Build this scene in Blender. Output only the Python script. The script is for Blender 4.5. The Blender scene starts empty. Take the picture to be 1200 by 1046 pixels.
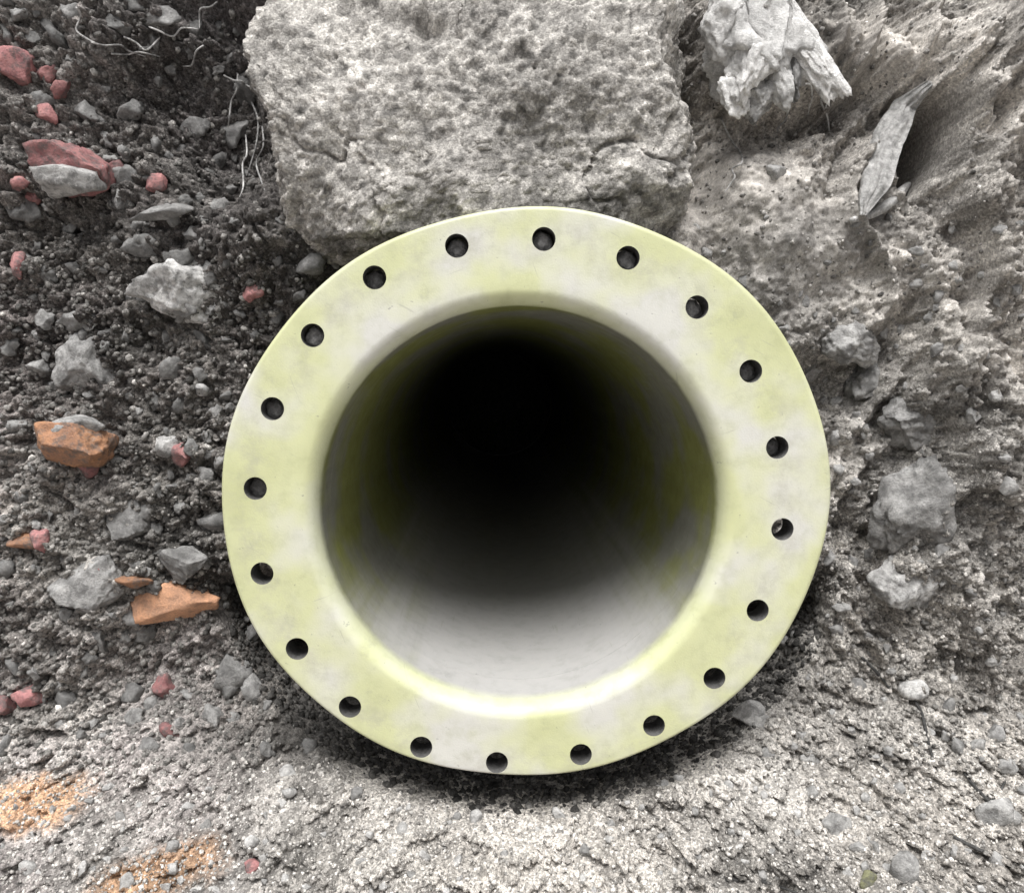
import bpy, bmesh, math, random
import numpy as np
from mathutils import Vector, Matrix

random.seed(7)
scn = bpy.context.scene
COL = scn.collection

# ------------------------------------------------------------------ camera
F_PX, CX, CY = 900.0, 600.0, 523.0             # photo is 1200 x 1046
PITCH = math.radians(40)
CAM = np.array([0.0, 0.0, 1.15])
RX = np.array([1.0, 0, 0])
FW = np.array([0, math.cos(PITCH), -math.sin(PITCH)])
UP = np.array([0, math.sin(PITCH), math.cos(PITCH)])
cam_data = bpy.data.cameras.new('camera')
cam_data.sensor_fit = 'HORIZONTAL'
cam_data.sensor_width = 36
cam_data.lens = 36 * F_PX / 1200
cam_data.clip_start = 0.02
cam_data.clip_end = 200
cam = bpy.data.objects.new('camera', cam_data)
COL.objects.link(cam)
cam.location = CAM
cam.rotation_euler = (math.pi / 2 - PITCH, 0, 0)
scn.camera = cam

# ------------------------------------------------------------------ sky, sun, exposure
SUN_DIR = Vector((-0.06, 0.14, 1.0)).normalized()
world = bpy.data.worlds.new('World')
scn.world = world
world.use_nodes = True
wn, wl = world.node_tree.nodes, world.node_tree.links
wn.clear()
sky = wn.new('ShaderNodeTexSky')
sky.sky_type = 'NISHITA'
sky.sun_disc = False
sky.sun_elevation = math.asin(SUN_DIR.z)
sky.sun_rotation = 0.0
sky.dust_density = 4.0
sky.air_density = 1.0
hs = wn.new('ShaderNodeHueSaturation')          # overcast: the cloud cover takes the blue out
hs.inputs['Saturation'].default_value = 0.14
bg = wn.new('ShaderNodeBackground')
bg.inputs['Strength'].default_value = 0.058
wo = wn.new('ShaderNodeOutputWorld')
wl.new(sky.outputs[0], hs.inputs['Color'])
wl.new(hs.outputs[0], bg.inputs['Color'])
wl.new(bg.outputs[0], wo.inputs['Surface'])
sd = bpy.data.lights.new('sun', 'SUN')
sd.energy = 1.5
sd.angle = math.radians(36)
sd.color = (1.0, 0.985, 0.965)
so = bpy.data.objects.new('sun', sd)
COL.objects.link(so)
so.location = (0, 0, 6)
so.rotation_euler = (-SUN_DIR).to_track_quat('-Z', 'Y').to_euler()
vs = scn.view_settings
vs.view_transform = 'Standard'
vs.look = 'None'
vs.gamma = 1
vs.use_curve_mapping = False
vs.exposure = 1.62
scn.render.engine = 'CYCLES'
scn.cycles.max_bounces = 8
scn.cycles.diffuse_bounces = 5

# ------------------------------------------------------------------ numpy noise
def hash3(ix, iy, iz, seed):
    h = (ix.astype(np.int64) * 374761393 + iy.astype(np.int64) * 668265263
         + iz.astype(np.int64) * 2147483647 + seed * 144269504) & 0xffffffff
    h = ((h ^ (h >> 13)) * 1274126177) & 0xffffffff
    h = ((h ^ (h >> 16)) * 2246822519) & 0xffffffff
    return ((h ^ (h >> 15)) & 0xffffff) / float(0xffffff)

def vnoise(p, seed=0):
    """smooth value noise in [-1,1]; p is (n,3) or (n,2)"""
    if p.shape[1] == 2:
        i = np.floor(p).astype(np.int64)
        f = p - i
        f = f * f * f * (f * (f * 6 - 15) + 10)
        z = np.zeros(len(p), np.int64)
        x0, y0 = i[:, 0], i[:, 1]
        a = hash3(x0, y0, z, seed); b = hash3(x0 + 1, y0, z, seed)
        c = hash3(x0, y0 + 1, z, seed); d = hash3(x0 + 1, y0 + 1, z, seed)
        u, v = f[:, 0], f[:, 1]
        return ((a * (1 - u) + b * u) * (1 - v) + (c * (1 - u) + d * u) * v) * 2 - 1
    i = np.floor(p).astype(np.int64)
    f = p - i
    f = f * f * (3 - 2 * f)
    out = 0
    for dx in (0, 1):
        for dy in (0, 1):
            for dz in (0, 1):
                w = (f[:, 0] if dx else 1 - f[:, 0]) * (f[:, 1] if dy else 1 - f[:, 1]) * (f[:, 2] if dz else 1 - f[:, 2])
                out = out + w * hash3(i[:, 0] + dx, i[:, 1] + dy, i[:, 2] + dz, seed)
    return out * 2 - 1

def rotxy(p, k):
    if p.shape[1] == 2:
        c, s = math.cos(0.7 * k), math.sin(0.7 * k)
        return np.c_[p[:, 0] * c - p[:, 1] * s, p[:, 0] * s + p[:, 1] * c] + 13.7 * k
    return p[:, [1, 2, 0]] + 13.7 * k

def fbm(p, octaves, seed=0, gain=0.5):
    out, a, q = 0, 1.0, p
    for k in range(octaves):
        out = out + a * vnoise(rotxy(q, k), seed + k)
        q = q * 2.03
        a *= gain
    return out

def worley(p, seed=0):
    """F1, F2, random id of the nearest cell, for 2D points"""
    i = np.floor(p).astype(np.int64)
    f1 = np.full(len(p), 9.0); f2 = f1.copy(); rid = np.zeros(len(p))
    z = np.zeros(len(p), np.int64)
    for dx in (-1, 0, 1):
        for dy in (-1, 0, 1):
            cx, cy = i[:, 0] + dx, i[:, 1] + dy
            ox = hash3(cx, cy, z, seed); oy = hash3(cx, cy, z + 1, seed)
            d = np.hypot(cx + ox - p[:, 0], cy + oy - p[:, 1])
            near = d < f1
            f2 = np.where(near, f1, np.minimum(f2, d))
            rid = np.where(near, hash3(cx, cy, z + 2, seed), rid)
            f1 = np.where(near, d, f1)
    return f1, f2, rid

def smooth(a, b, x):
    t = np.clip((x - a) / (b - a), 0, 1)
    return t * t * (3 - 2 * t)

# ------------------------------------------------------------------ where the pipe stands (camera x right, y down, z forward -> world)
def cam2world(c):
    c = np.asarray(c, float)
    return CAM + c[..., 0:1] * RX - c[..., 1:2] * UP + c[..., 2:3] * FW

def camdir(c):
    return c[0] * RX - c[1] * UP + c[2] * FW

PIPE_C = cam2world([0.0111, 0.0843, 1.0102])
EX = camdir([0.9997, -0.0026, 0.0252])
OUT = camdir([0.0253, 0.1017, -0.9945])
EX = EX - OUT * (EX @ OUT); EX /= np.linalg.norm(EX)
OUT = OUT / np.linalg.norm(OUT)
EY = np.cross(OUT, EX)
def rim_r(a):
    return 0.3901 + .01047 * np.cos(a) + .01078 * np.sin(a) + .01146 * np.cos(2 * a) + .00325 * np.sin(2 * a)

# ------------------------------------------------------------------ the earth surface: depth over (x, v), v = along the camera's up
def to_px(x, v, d):
    return CX + F_PX * x / d, CY - F_PX * v / d

def bump(px, py, cx, cy, rx, ry, ang=0.0, p=2.0):
    c, s = math.cos(ang), math.sin(ang)
    u = ((px - cx) * c + (py - cy) * s) / rx
    w = (-(px - cx) * s + (py - cy) * c) / ry
    return np.exp(-(u * u + w * w) ** (p / 2))

def base_depth(x, v):
    dg = 1.15 + 1.19 * (v + .45)
    ds = 1.20 - .06 * np.clip(v, -1, 1.0) + 1.19 * np.clip(v - 1.0, 0, 99)
    k = .10
    h = np.clip(.5 + .5 * (ds - dg) / k, 0, 1)
    return ds * (1 - h) + dg * h - k * h * (1 - h)

def masks(px, py):
    left = 1 - smooth(230, 420, px + 0.12 * (py - 500))
    low = smooth(835, 915, py + 25 * np.sin(px / 70.0) + 0.00035 * (px - 620) ** 2 * (px > 620) * .3)
    right = smooth(720, 860, px)
    return left, low, right

def terrain(x, v, want_col=False):
    x = np.asarray(x, float); v = np.asarray(v, float)
    d = base_depth(x, v)
    px, py = to_px(x, v, np.maximum(d - .02, .3))
    near = np.exp(-(np.maximum(0, np.abs(px - 600) - 900) / 600) ** 2 - (np.maximum(0, np.abs(py - 523) - 900) / 600) ** 2)
    left, low, right = masks(px, py)
    P = np.c_[x, v + .55 * np.minimum(0, v + .40)]           # roughly the distance along the surface
    h = np.zeros_like(x)
    # large shapes (metres towards the viewer)
    h += .030 * fbm(P * 4.0, 3, 11)
    h += -.07 * bump(px, py, 268, 150, 55, 190)                 # dark gully left of the pale block
    h += -.05 * bump(px, py, 200, 90, 120, 100)
    h += .035 * bump(px, py, 60, 560, 150, 120) + .03 * bump(px, py, 130, 30, 60, 40)
    h += -.10 * bump(px, py, 805, 120, 32, 210, -.12)           # gully right of the block
    h += -.09 * bump(px, py, 950, 125, 130, 38, -.12)           # hollow under the white rock
    h += .05 * bump(px, py, 1010, 45, 110, 50, .15)
    h += .05 * bump(px, py, 930, 260, 130, 70, .5)              # smooth clay shoulder
    slot = bump(px, py, 1082, 170, 21, 50, .28, 6.0)
    h += -.25 * slot           # slot beside the curled bark
    h += .10 * bump(px, py, 1190, 120, 60, 170, .2) + .05 * bump(px, py, 1170, 420, 70, 160)
    h += -.05 * bump(px, py, 1000, 440, 55, 60, .4)
    h += -.05 * bump(px, py, 1010, 640, 45, 100, -.3)
    h += .03 * bump(px, py, 1150, 760, 130, 60, .3)
    h += -.03 * bump(px, py, 1050, 740, 120, 30, .35)
    h += -.035 * bump(px, py, 220, 400, 60, 28) - .03 * bump(px, py, 95, 262, 60, 30)
    er = np.hypot((px - 614) / 352, (py - 577) / 334) + .012 * fbm(P * 18, 3, 37)
    h += -.32 * (1 - smooth(1.10, 1.155, er)) * smooth(640, 830, py)  # dark hollow                # hollow scraped out under the pipe
    h += .03 * low * (.6 + .4 * fbm(P * 9, 2, 31))
    h += .06 * bump(px, py, 316, 282, 70, 60, -.6) + .035 * bump(px, py, 270, 250, 50, 60) + .07 * bump(px, py, 800, 280, 36, 50, .5)
    rl = np.full_like(x, 1e9)
    RP = [(1240, -40), (1165, 45), (1118, 120), (1106, 215), (1122, 310), (1110, 400), (1122, 480), (1130, 560)]
    for (ax_, ay_), (bx_, by_) in zip(RP[:-1], RP[1:]):
        tt = np.clip(((px - ax_) * (bx_ - ax_) + (py - ay_) * (by_ - ay_)) / ((bx_ - ax_) ** 2 + (by_ - ay_) ** 2), 0, 1)
        rl = np.minimum(rl, np.hypot(px - ax_ - tt * (bx_ - ax_), py - ay_ - tt * (by_ - ay_)))
    rl = rl + 9 * vnoise(P * 16, 331)
    ridge = np.exp(-(rl / 30) ** 2) * (1 - slot)
    h += .055 * ridge + .016 * ridge * fbm(np.c_[rl / 5.5, v * 11], 3, 333)
    fo = np.c_[(px + .28 * py) / 52 + 1.2 * vnoise(P * 5, 341), (py - .28 * px) / 260]
    rid_ = 1 - np.abs(fbm(fo, 3, 343))
    rmask = right * smooth(880, 1010, px) * (1 - smooth(760, 860, py))
    h += .058 * rmask * (rid_ - .62) * (1 - slot)
    # clods
    warp = np.c_[fbm(P * 22, 2, 41), fbm(P * 22 + 50, 2, 43)] * .012
    Q = P + warp
    crumb = .35 + .65 * np.clip(.8 * left + .8 * low + .3 * right * smooth(560, 800, py), 0, 1)
    clay = np.clip(bump(px, py, 910, 270, 150, 95, .5, 3) + .7 * bump(px, py, 1000, 60, 90, 45, 0, 3), 0, 1)
    crumb = crumb * (1 - .75 * clay) * (.55 + .45 * smooth(-.35, .35, fbm(P * 7, 2, 47)))
    f1, f2, id1 = worley(Q * 22, 3)
    c1 = smooth(0, .28, f2 - f1) * (.25 + .75 * id1 ** 2)
    g1, g2, id2 = worley(Q * 47, 5)
    c2 = smooth(0, .30, g2 - g1) * (.2 + .8 * id2)
    e1, e2, id3 = worley(Q * 105, 8)
    c3 = smooth(0, .35, e2 - e1) * (.2 + .8 * id3)
    h += crumb * (.026 * c1 + .014 * c2 + .007 * c3)
    h += (1 - .65 * clay) * (.013 * fbm(P * 26, 4, 61, .6) + .0055 * fbm(P * 110, 3, 71, .65))
    # fibrous vertical streaks on the right bank
    st = right * smooth(150, 300, px - 800) * (1 - smooth(480, 620, py))
    h += .008 * st * fbm(np.c_[x * 60 + 1.5 * vnoise(P * 9, 77), v * 9], 3, 81)
    # cracks on the lower right
    ck = np.abs(fbm(P * 9 + 3, 3, 91))
    h -= .012 * right * smooth(600, 760, py) * (1 - smooth(0, .05, ck))
    d = d - h * near - .02 * fbm(P * 1.3, 3, 17) * (1 - near)
    # keep clear of the flange and let the pipe come out of the bank
    pt = CAM + np.outer(x, RX) + np.outer(v, UP) + np.outer(d, FW)
    q = pt - PIPE_C
    ax = q @ OUT
    rr = np.hypot(q @ EX, q @ EY)
    lim = -.065 - .05 * smooth(0.0, .30, -(q @ EY)) - .035 * fbm(P * 14, 2, 19)
    over = np.maximum(0, ax - lim) * (1 - smooth(.395, .45, rr))
    d = d + over
    if not want_col:
        return d
    # real colour of the earth: dark loam left, grey clay right, pale sand below
    tone = .15 + 0 * x
    tone = tone + (.13 - tone) * left * (1 - smooth(380, 620, py))
    tone = tone + (.225 - tone) * left * smooth(380, 620, py)
    tone = tone + (.28 - tone) * right * (1 - smooth(330, 560, py))
    tone = tone + (.30 - tone) * right * smooth(330, 560, py)
    tone = tone + (.30 - tone) * clay
    tone = tone + (.46 - tone) * low * .92
    tone = tone * (1 + .45 * fbm(P * 6, 3, 101)) * (1 + .30 * fbm(P * 40, 3, 103))
    tone *= 1 + .9 * (id2 - .5) * c2 + .7 * (id3 - .45) * c3 + .35 * (id1 - .5) * c1
    dk = (1 - smooth(1.095, 1.155, er)) * smooth(600, 760, py)  # soil colour darkened in the hollow to deepen the flange's shadow
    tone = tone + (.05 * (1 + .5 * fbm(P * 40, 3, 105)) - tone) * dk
    pale = smooth(.35, .75, fbm(P * 30, 3, 107)) * right + smooth(.55, .9, fbm(P * 55, 2, 109)) * .6
    tone = tone + (.42 - tone) * np.clip(pale, 0, 1) * .5 * (1 - .7 * clay) * (1 - dk)
    tone = np.clip(tone, .015, .6)
    warm = .5 + .5 * fbm(P * 5, 2, 113)
    rag = .5 * fbm(P * 34, 4, 119)
    orange = np.maximum(smooth(.40, .85, bump(px, py, 35, 944, 110, 40, -.25) + rag * .16), smooth(.40, .85, bump(px, py, 185, 1020, 115, 42, -.3) + rag * .16))
    grain = np.clip(.80 - .55 * clay - .25 * right * (1 - smooth(500, 640, py)) + .15 * fbm(P * 6, 2, 127), .15, .95)
    mauve = left * (.5 + .5 * fbm(P * 6 + 4, 2, 131))
    colr = np.c_[tone * (1.022 + .022 * warm + .03 * mauve + .31 * orange), tone * (1.0 - .015 * mauve - .10 * orange), tone * (.978 - .022 * warm + .025 * mauve - .37 * orange), grain]
    return d, colr

def lookup(x, v):
    """bilinear read of the built ground sheet"""
    x, v = np.atleast_1d(x), np.atleast_1d(v)
    i = np.clip(np.searchsorted(gx, x) - 1, 0, len(gx) - 2); j = np.clip(np.searchsorted(gv, v) - 1, 0, len(gv) - 2)
    fx = (x - gx[i]) / (gx[i + 1] - gx[i]); fv = (v - gv[j]) / (gv[j + 1] - gv[j])
    return (DG[i, j] * (1 - fx) + DG[i + 1, j] * fx) * (1 - fv) + (DG[i, j + 1] * (1 - fx) + DG[i + 1, j + 1] * fx) * fv

def surf(px, py, lift=0.0):
    """point of the earth surface seen at photo pixel (px, py): march along its ray"""
    t = np.linspace(.85, 1.6, 700)
    hit = lookup((px - CX) / F_PX * t, -(py - CY) / F_PX * t) <= t
    d = float(t[np.argmax(hit)]) if hit.any() else 1.2
    d -= lift
    return CAM + RX * ((px - CX) / F_PX * d) - UP * ((py - CY) / F_PX * d) + FW * d, d

# ------------------------------------------------------------------ materials
def new_mat(name):
    m = bpy.data.materials.new(name)
    m.use_nodes = True
    nt = m.node_tree
    b = nt.nodes['Principled BSDF']
    return m, nt, b

def N(nt, kind, **kw):
    n = nt.nodes.new(kind)
    for k, val in kw.items():
        if k in n.inputs.keys():
            n.inputs[k].default_value = val
        else:
            setattr(n, k, val)
    return n

def noise(nt, vec, scale, detail=6, rough=.6):
    n = N(nt, 'ShaderNodeTexNoise', Scale=scale, Detail=detail, Roughness=rough)
    nt.links.new(vec, n.inputs['Vector'])
    return n

def ramp(nt, fac, stops):
    r = nt.nodes.new('ShaderNodeValToRGB')
    e = r.color_ramp.elements
    while len(e) < len(stops):
        e.new(.5)
    for el, (p, c) in zip(e, stops):
        el.position = p
        el.color = (*c, 1) if len(c) == 3 else c
    nt.links.new(fac, r.inputs['Fac'])
    return r

def mixc(nt, a, b, fac, blend='MIX'):
    m = nt.nodes.new('ShaderNodeMix')
    m.data_type = 'RGBA'
    m.blend_type = blend
    for sock, val in ((m.inputs['Factor'], fac), (m.inputs['A'], a), (m.inputs['B'], b)):
        if isinstance(val, bpy.types.NodeSocket):
            nt.links.new(val, sock)
        elif isinstance(val, (int, float)):
            sock.default_value = val
        else:
            sock.default_value = (*val, 1)
    return m.outputs['Result']

def bump_node(nt, b, height, strength, dist):
    bp = N(nt, 'ShaderNodeBump', Strength=strength, Distance=dist)
    nt.links.new(height, bp.inputs['Height'])
    nt.links.new(bp.outputs[0], b.inputs['Normal'])

def coords(nt, kind='Object'):
    return nt.nodes.new('ShaderNodeTexCoord').outputs[kind]

def g(v):
    return (v * 1.015, v, v * .975)

def soil_material(name, attr=True, lo=.6, hi=1.5):
    m, nt, b = new_mat(name)
    co = coords(nt)
    n1 = noise(nt, co, 260, 5, .7)
    n2 = noise(nt, co, 900, 3, .6)
    at = N(nt, 'ShaderNodeVertexColor', layer_name='soil_colour')
    wv = mixc(nt, co, n1.outputs['Color'], .004, 'ADD')
    vo = N(nt, 'ShaderNodeTexVoronoi', Scale=250.0); nt.links.new(wv, vo.inputs['Vector'])
    vo2 = N(nt, 'ShaderNodeTexVoronoi', Scale=520.0); nt.links.new(wv, vo2.inputs['Vector'])
    bw = N(nt, 'ShaderNodeRGBToBW'); nt.links.new(vo.outputs['Color'], bw.inputs[0])
    bw2 = N(nt, 'ShaderNodeRGBToBW'); nt.links.new(vo2.outputs['Color'], bw2.inputs[0])
    gr = at.outputs['Alpha']
    rv = ramp(nt, bw.outputs[0], [(.2, (.55,) * 3), (.5, (.95,) * 3), (.8, (1.55,) * 3)])
    rv2 = ramp(nt, bw2.outputs[0], [(.2, (.7,) * 3), (.8, (1.3,) * 3)])
    r = ramp(nt, n1.outputs['Fac'], [(.28, g(lo)), (.5, g(1.0)), (.74, g(hi))])
    c = mixc(nt, at.outputs['Color'], r.outputs['Color'], 1.0, 'MULTIPLY')
    r2 = ramp(nt, n2.outputs['Fac'], [(.35, g(.7)), (.65, g(1.25))])
    c = mixc(nt, c, r2.outputs['Color'], .8, 'MULTIPLY')
    c = mixc(nt, c, rv.outputs['Color'], gr, 'MULTIPLY')
    c = mixc(nt, c, rv2.outputs['Color'], gr, 'MULTIPLY')
    nt.links.new(c, b.inputs['Base Color'])
    b.inputs['Roughness'].default_value = .92
    b.inputs['Specular IOR Level'].default_value = .25
    ad = N(nt, 'ShaderNodeMath', operation='ADD')
    nt.links.new(n1.outputs['Fac'], ad.inputs[0])
    nt.links.new(n2.outputs['Fac'], ad.inputs[1])
    sb = N(nt, 'ShaderNodeMath', operation='SUBTRACT')
    nt.links.new(ad.outputs[0], sb.inputs[0]); nt.links.new(vo.outputs['Distance'], sb.inputs[1])
    bump_node(nt, b, sb.outputs[0], .85, .0045)
    bpn = [n for n in nt.nodes if n.type == 'BUMP'][0]
    nt.links.new(gr, bpn.inputs['Strength'])
    return m

def stone_material(name, c1, c2, scale=30, bumpd=.003, rough=.9, c3=None, grain=300, dirt=.75):
    m, nt, b = new_mat(name)
    oi = nt.nodes.new('ShaderNodeObjectInfo')
    v = nt.nodes.new('ShaderNodeNewGeometry').outputs['Position']
    n1 = noise(nt, v, scale, 7, .65)
    n2 = noise(nt, v, grain, 4, .7)
    stops = [(.30, c1), (.62, c2)] + ([(.76, c3)] if c3 else [])
    r = ramp(nt, n1.outputs['Fac'], stops)
    r2 = ramp(nt, n2.outputs['Fac'], [(.3, (.72,) * 3), (.7, (1.2,) * 3)])
    c = mixc(nt, r.outputs['Color'], r2.outputs['Color'], .8, 'MULTIPLY')
    rr = ramp(nt, oi.outputs['Random'], [(0, (.62,) * 3), (1, (1.35,) * 3)])
    c = mixc(nt, c, rr.outputs['Color'], .8, 'MULTIPLY')
    n3 = noise(nt, v, 55, 6, .75)                           # soil stuck to the surface
    r3 = ramp(nt, n3.outputs['Fac'], [(.47, (0, 0, 0)), (.60, (1, 1, 1))])
    c = mixc(nt, c, g(.105), mixc(nt, (0, 0, 0), r3.outputs['Color'], dirt))
    nt.links.new(c, b.inputs['Base Color'])
    b.inputs['Roughness'].default_value = rough
    b.inputs['Specular IOR Level'].default_value = .3
    ad = N(nt, 'ShaderNodeMath', operation='ADD')
    nt.links.new(n1.outputs['Fac'], ad.inputs[0])
    nt.links.new(n2.outputs['Fac'], ad.inputs[1])
    bump_node(nt, b, ad.outputs[0], .8, bumpd)
    return m

M_SOIL = soil_material('soil')
M_BLOCK = soil_material('rough_concrete', lo=.72, hi=1.25)
M_CLOD = stone_material('dark_clod', g(.11), g(.30), 50, dirt=.5)
M_GREY = stone_material('grey_stone', g(.13), g(.34), 40)
M_PALE = stone_material('pale_stone', g(.13), g(.44), 35)
M_WHITE = stone_material('white_stone', g(.22), g(.58), 22, c3=g(.70), bumpd=.002)
M_LIME = stone_material('limestone', g(.48), g(.78), 30, c3=g(.82), bumpd=.004, dirt=.38)
M_PEBBLE = stone_material('pale_pebble', g(.20), g(.52), 60, dirt=.4)
M_CHIP = stone_material('grey_chip', g(.16), g(.40), 60, dirt=.5)
M_BRICK = stone_material('red_brick', (.27, .12, .125), (.42, .21, .20), 45, c3=(.30, .25, .24))
M_ORANGE = stone_material('orange_brick', (.26, .15, .105), (.45, .235, .13), 30, c3=(.34, .30, .26))
M_MOSS = stone_material('olive_stone', (.13, .13, .075), (.24, .24, .14), 40)
M_SLAB = stone_material('pale_orange_brick', (.36, .21, .14), (.60, .33, .20), 30, dirt=.3)
M_CLAY = stone_material('orange_clay', (.34, .30, .22), (.52, .27, .13), 12, c3=(.40, .37, .24))
M_MORTAR = stone_material('mortar', g(.26), g(.46), 45)
M_ROOT = stone_material('root_bark', g(.13), g(.40), 50)
M_BARK = stone_material('pale_bark', g(.24), g(.58), 70, dirt=.45)
M_TWIG = stone_material('dark_twig', g(.025), g(.06), 60)
M_FIBRE = stone_material('pale_fibre', g(.35), g(.6), 60)

def grp_material(name):
    """yellow-green glass-fibre resin with cream patches; the pale gelcoat runs out just inside the mouth"""
    m, nt, b = new_mat(name)
    co = coords(nt)
    n1 = noise(nt, co, 6.5, 3, .5)
    n2 = noise(nt, co, 38, 6, .65)
    n3 = noise(nt, co, 420, 3, .6)
    sc = N(nt, 'ShaderNodeMapping')
    sc.inputs['Scale'].default_value = (30, 30, 1.2)
    nt.links.new(co, sc.inputs['Vector'])
    n4 = noise(nt, sc.outputs[0], 1.0, 5, .6)
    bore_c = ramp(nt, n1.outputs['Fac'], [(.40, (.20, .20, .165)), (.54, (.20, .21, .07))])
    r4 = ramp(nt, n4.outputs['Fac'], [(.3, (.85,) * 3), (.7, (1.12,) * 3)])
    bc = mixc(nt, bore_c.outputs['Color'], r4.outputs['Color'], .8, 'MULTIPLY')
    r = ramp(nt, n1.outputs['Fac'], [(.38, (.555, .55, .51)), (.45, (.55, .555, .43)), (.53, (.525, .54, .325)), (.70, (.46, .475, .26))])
    sp = N(nt, 'ShaderNodeSeparateXYZ')
    nt.links.new(co, sp.inputs[0])
    # floor of the bore painted paler, for the light falling on it
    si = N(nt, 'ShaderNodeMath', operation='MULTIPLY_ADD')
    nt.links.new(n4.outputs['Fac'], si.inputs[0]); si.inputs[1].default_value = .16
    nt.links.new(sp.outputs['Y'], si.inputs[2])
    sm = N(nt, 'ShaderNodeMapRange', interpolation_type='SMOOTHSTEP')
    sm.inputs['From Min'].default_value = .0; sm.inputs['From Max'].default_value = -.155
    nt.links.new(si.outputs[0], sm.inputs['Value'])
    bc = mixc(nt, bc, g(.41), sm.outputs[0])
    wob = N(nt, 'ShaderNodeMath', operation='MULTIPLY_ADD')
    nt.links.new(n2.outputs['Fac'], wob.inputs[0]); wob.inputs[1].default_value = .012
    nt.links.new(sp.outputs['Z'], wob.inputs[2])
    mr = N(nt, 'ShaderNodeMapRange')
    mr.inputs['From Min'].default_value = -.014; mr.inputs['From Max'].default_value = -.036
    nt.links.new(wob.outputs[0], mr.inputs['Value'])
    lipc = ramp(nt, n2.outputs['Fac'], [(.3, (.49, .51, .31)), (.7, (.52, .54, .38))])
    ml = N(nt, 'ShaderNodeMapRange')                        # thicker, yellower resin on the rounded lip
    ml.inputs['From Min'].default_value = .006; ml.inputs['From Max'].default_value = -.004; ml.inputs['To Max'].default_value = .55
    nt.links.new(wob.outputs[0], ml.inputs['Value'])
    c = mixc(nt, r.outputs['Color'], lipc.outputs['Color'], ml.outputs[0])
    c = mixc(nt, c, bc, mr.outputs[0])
    r2 = ramp(nt, n2.outputs['Fac'], [(.30, (.86, .86, .84)), (.5, (1, 1, 1)), (.75, (1.05, 1.05, 1.03))])
    c = mixc(nt, c, r2.outputs['Color'], .8, 'MULTIPLY')
    n5 = noise(nt, co, 13, 7, .7)                           # smears of dried mud
    r5 = ramp(nt, n5.outputs['Fac'], [(.62, (0, 0, 0)), (.78, (1, 1, 1))])
    c = mixc(nt, c, g(.22), mixc(nt, (0, 0, 0), r5.outputs['Color'], .6), 'MIX')
    xy = N(nt, 'ShaderNodeVectorMath', operation='MULTIPLY'); xy.inputs[1].default_value = (1, 1, 0)
    nt.links.new(co, xy.inputs[0])
    ln = N(nt, 'ShaderNodeVectorMath', operation='LENGTH'); nt.links.new(xy.outputs[0], ln.inputs[0])
    band = ramp(nt, ln.outputs['Value'], [(.312, (0, 0, 0)), (.342, (1, 1, 1)), (.360, (1, 1, 1)), (.382, (.35, .35, .35))])   # washers and bolts rubbed here
    n7 = noise(nt, co, 24, 6, .75)
    r7 = ramp(nt, n7.outputs['Fac'], [(.46, (0, 0, 0)), (.66, (1, 1, 1))])
    gm = mixc(nt, band.outputs['Color'], r7.outputs['Color'], 1.0, 'MULTIPLY')
    c = mixc(nt, c, (.36, .35, .29), mixc(nt, (0, 0, 0), gm, .5), 'MIX')
    for rotz, seed_off in ((.5, 0.0), (-.35, 3.0), (1.2, 7.0)):                 # hairline scratches
        mp = N(nt, 'ShaderNodeMapping'); mp.inputs['Rotation'].default_value = (0, 0, rotz); mp.inputs['Location'].default_value = (seed_off, seed_off, 0)
        nt.links.new(co, mp.inputs['Vector'])
        mq = N(nt, 'ShaderNodeMapping'); mq.inputs['Scale'].default_value = (9, 190, 9)
        nt.links.new(mp.outputs[0], mq.inputs['Vector'])
        ns = noise(nt, mq.outputs[0], 1.0, 2, .5)
        rs_ = ramp(nt, ns.outputs['Fac'], [(.72, (0, 0, 0)), (.75, (1, 1, 1))])
        c = mixc(nt, c, (.30, .30, .25), mixc(nt, (0, 0, 0), rs_.outputs['Color'], .4), 'MIX')
    n6 = noise(nt, co, 75, 3, .8)                           # small splashes
    r6 = ramp(nt, n6.outputs['Fac'], [(.67, (0, 0, 0)), (.73, (1, 1, 1))])
    c = mixc(nt, c, g(.16), mixc(nt, (0, 0, 0), r6.outputs['Color'], .55), 'MIX')
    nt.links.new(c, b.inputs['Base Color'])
    rr = ramp(nt, n2.outputs['Fac'], [(.3, (.52,) * 3), (.7, (.38,) * 3)])
    nt.links.new(rr.outputs['Color'], b.inputs['Roughness'])
    b.inputs['Specular IOR Level'].default_value = .4
    ad = N(nt, 'ShaderNodeMath', operation='ADD')
    nt.links.new(n3.outputs['Fac'], ad.inputs[0])
    nt.links.new(n2.outputs['Fac'], ad.inputs[1])
    bump_node(nt, b, ad.outputs[0], .25, .0012)
    return m
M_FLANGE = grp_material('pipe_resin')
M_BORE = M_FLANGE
M_MUD = stone_material('packed_mud', g(.12), g(.34), 160, dirt=.3)
M_HOLE = stone_material('shaded_hole', g(.06), g(.16), 90)  # bolt-hole walls coloured dark for the shade inside them
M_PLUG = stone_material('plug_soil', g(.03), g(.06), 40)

# ------------------------------------------------------------------ object helpers
def link(name, me, mat, parent=None, label=None, cat=None, group=None, kind=None, smooth_shade=True):
    o = bpy.data.objects.new(name, me)
    COL.objects.link(o)
    if mat is not None and not me.materials:
        me.materials.append(mat)
    if smooth_shade and len(me.polygons):
        me.polygons.foreach_set('use_smooth', [True] * len(me.polygons))
    if parent is not None:
        o.parent = parent
    if label: o['label'] = label
    if cat: o['category'] = cat
    if group: o['group'] = group
    if kind: o['kind'] = kind
    return o

def mesh(name, verts, faces):
    me = bpy.data.meshes.new(name)
    me.from_pydata([tuple(p) for p in verts], [], faces)
    me.update()
    return me

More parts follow.
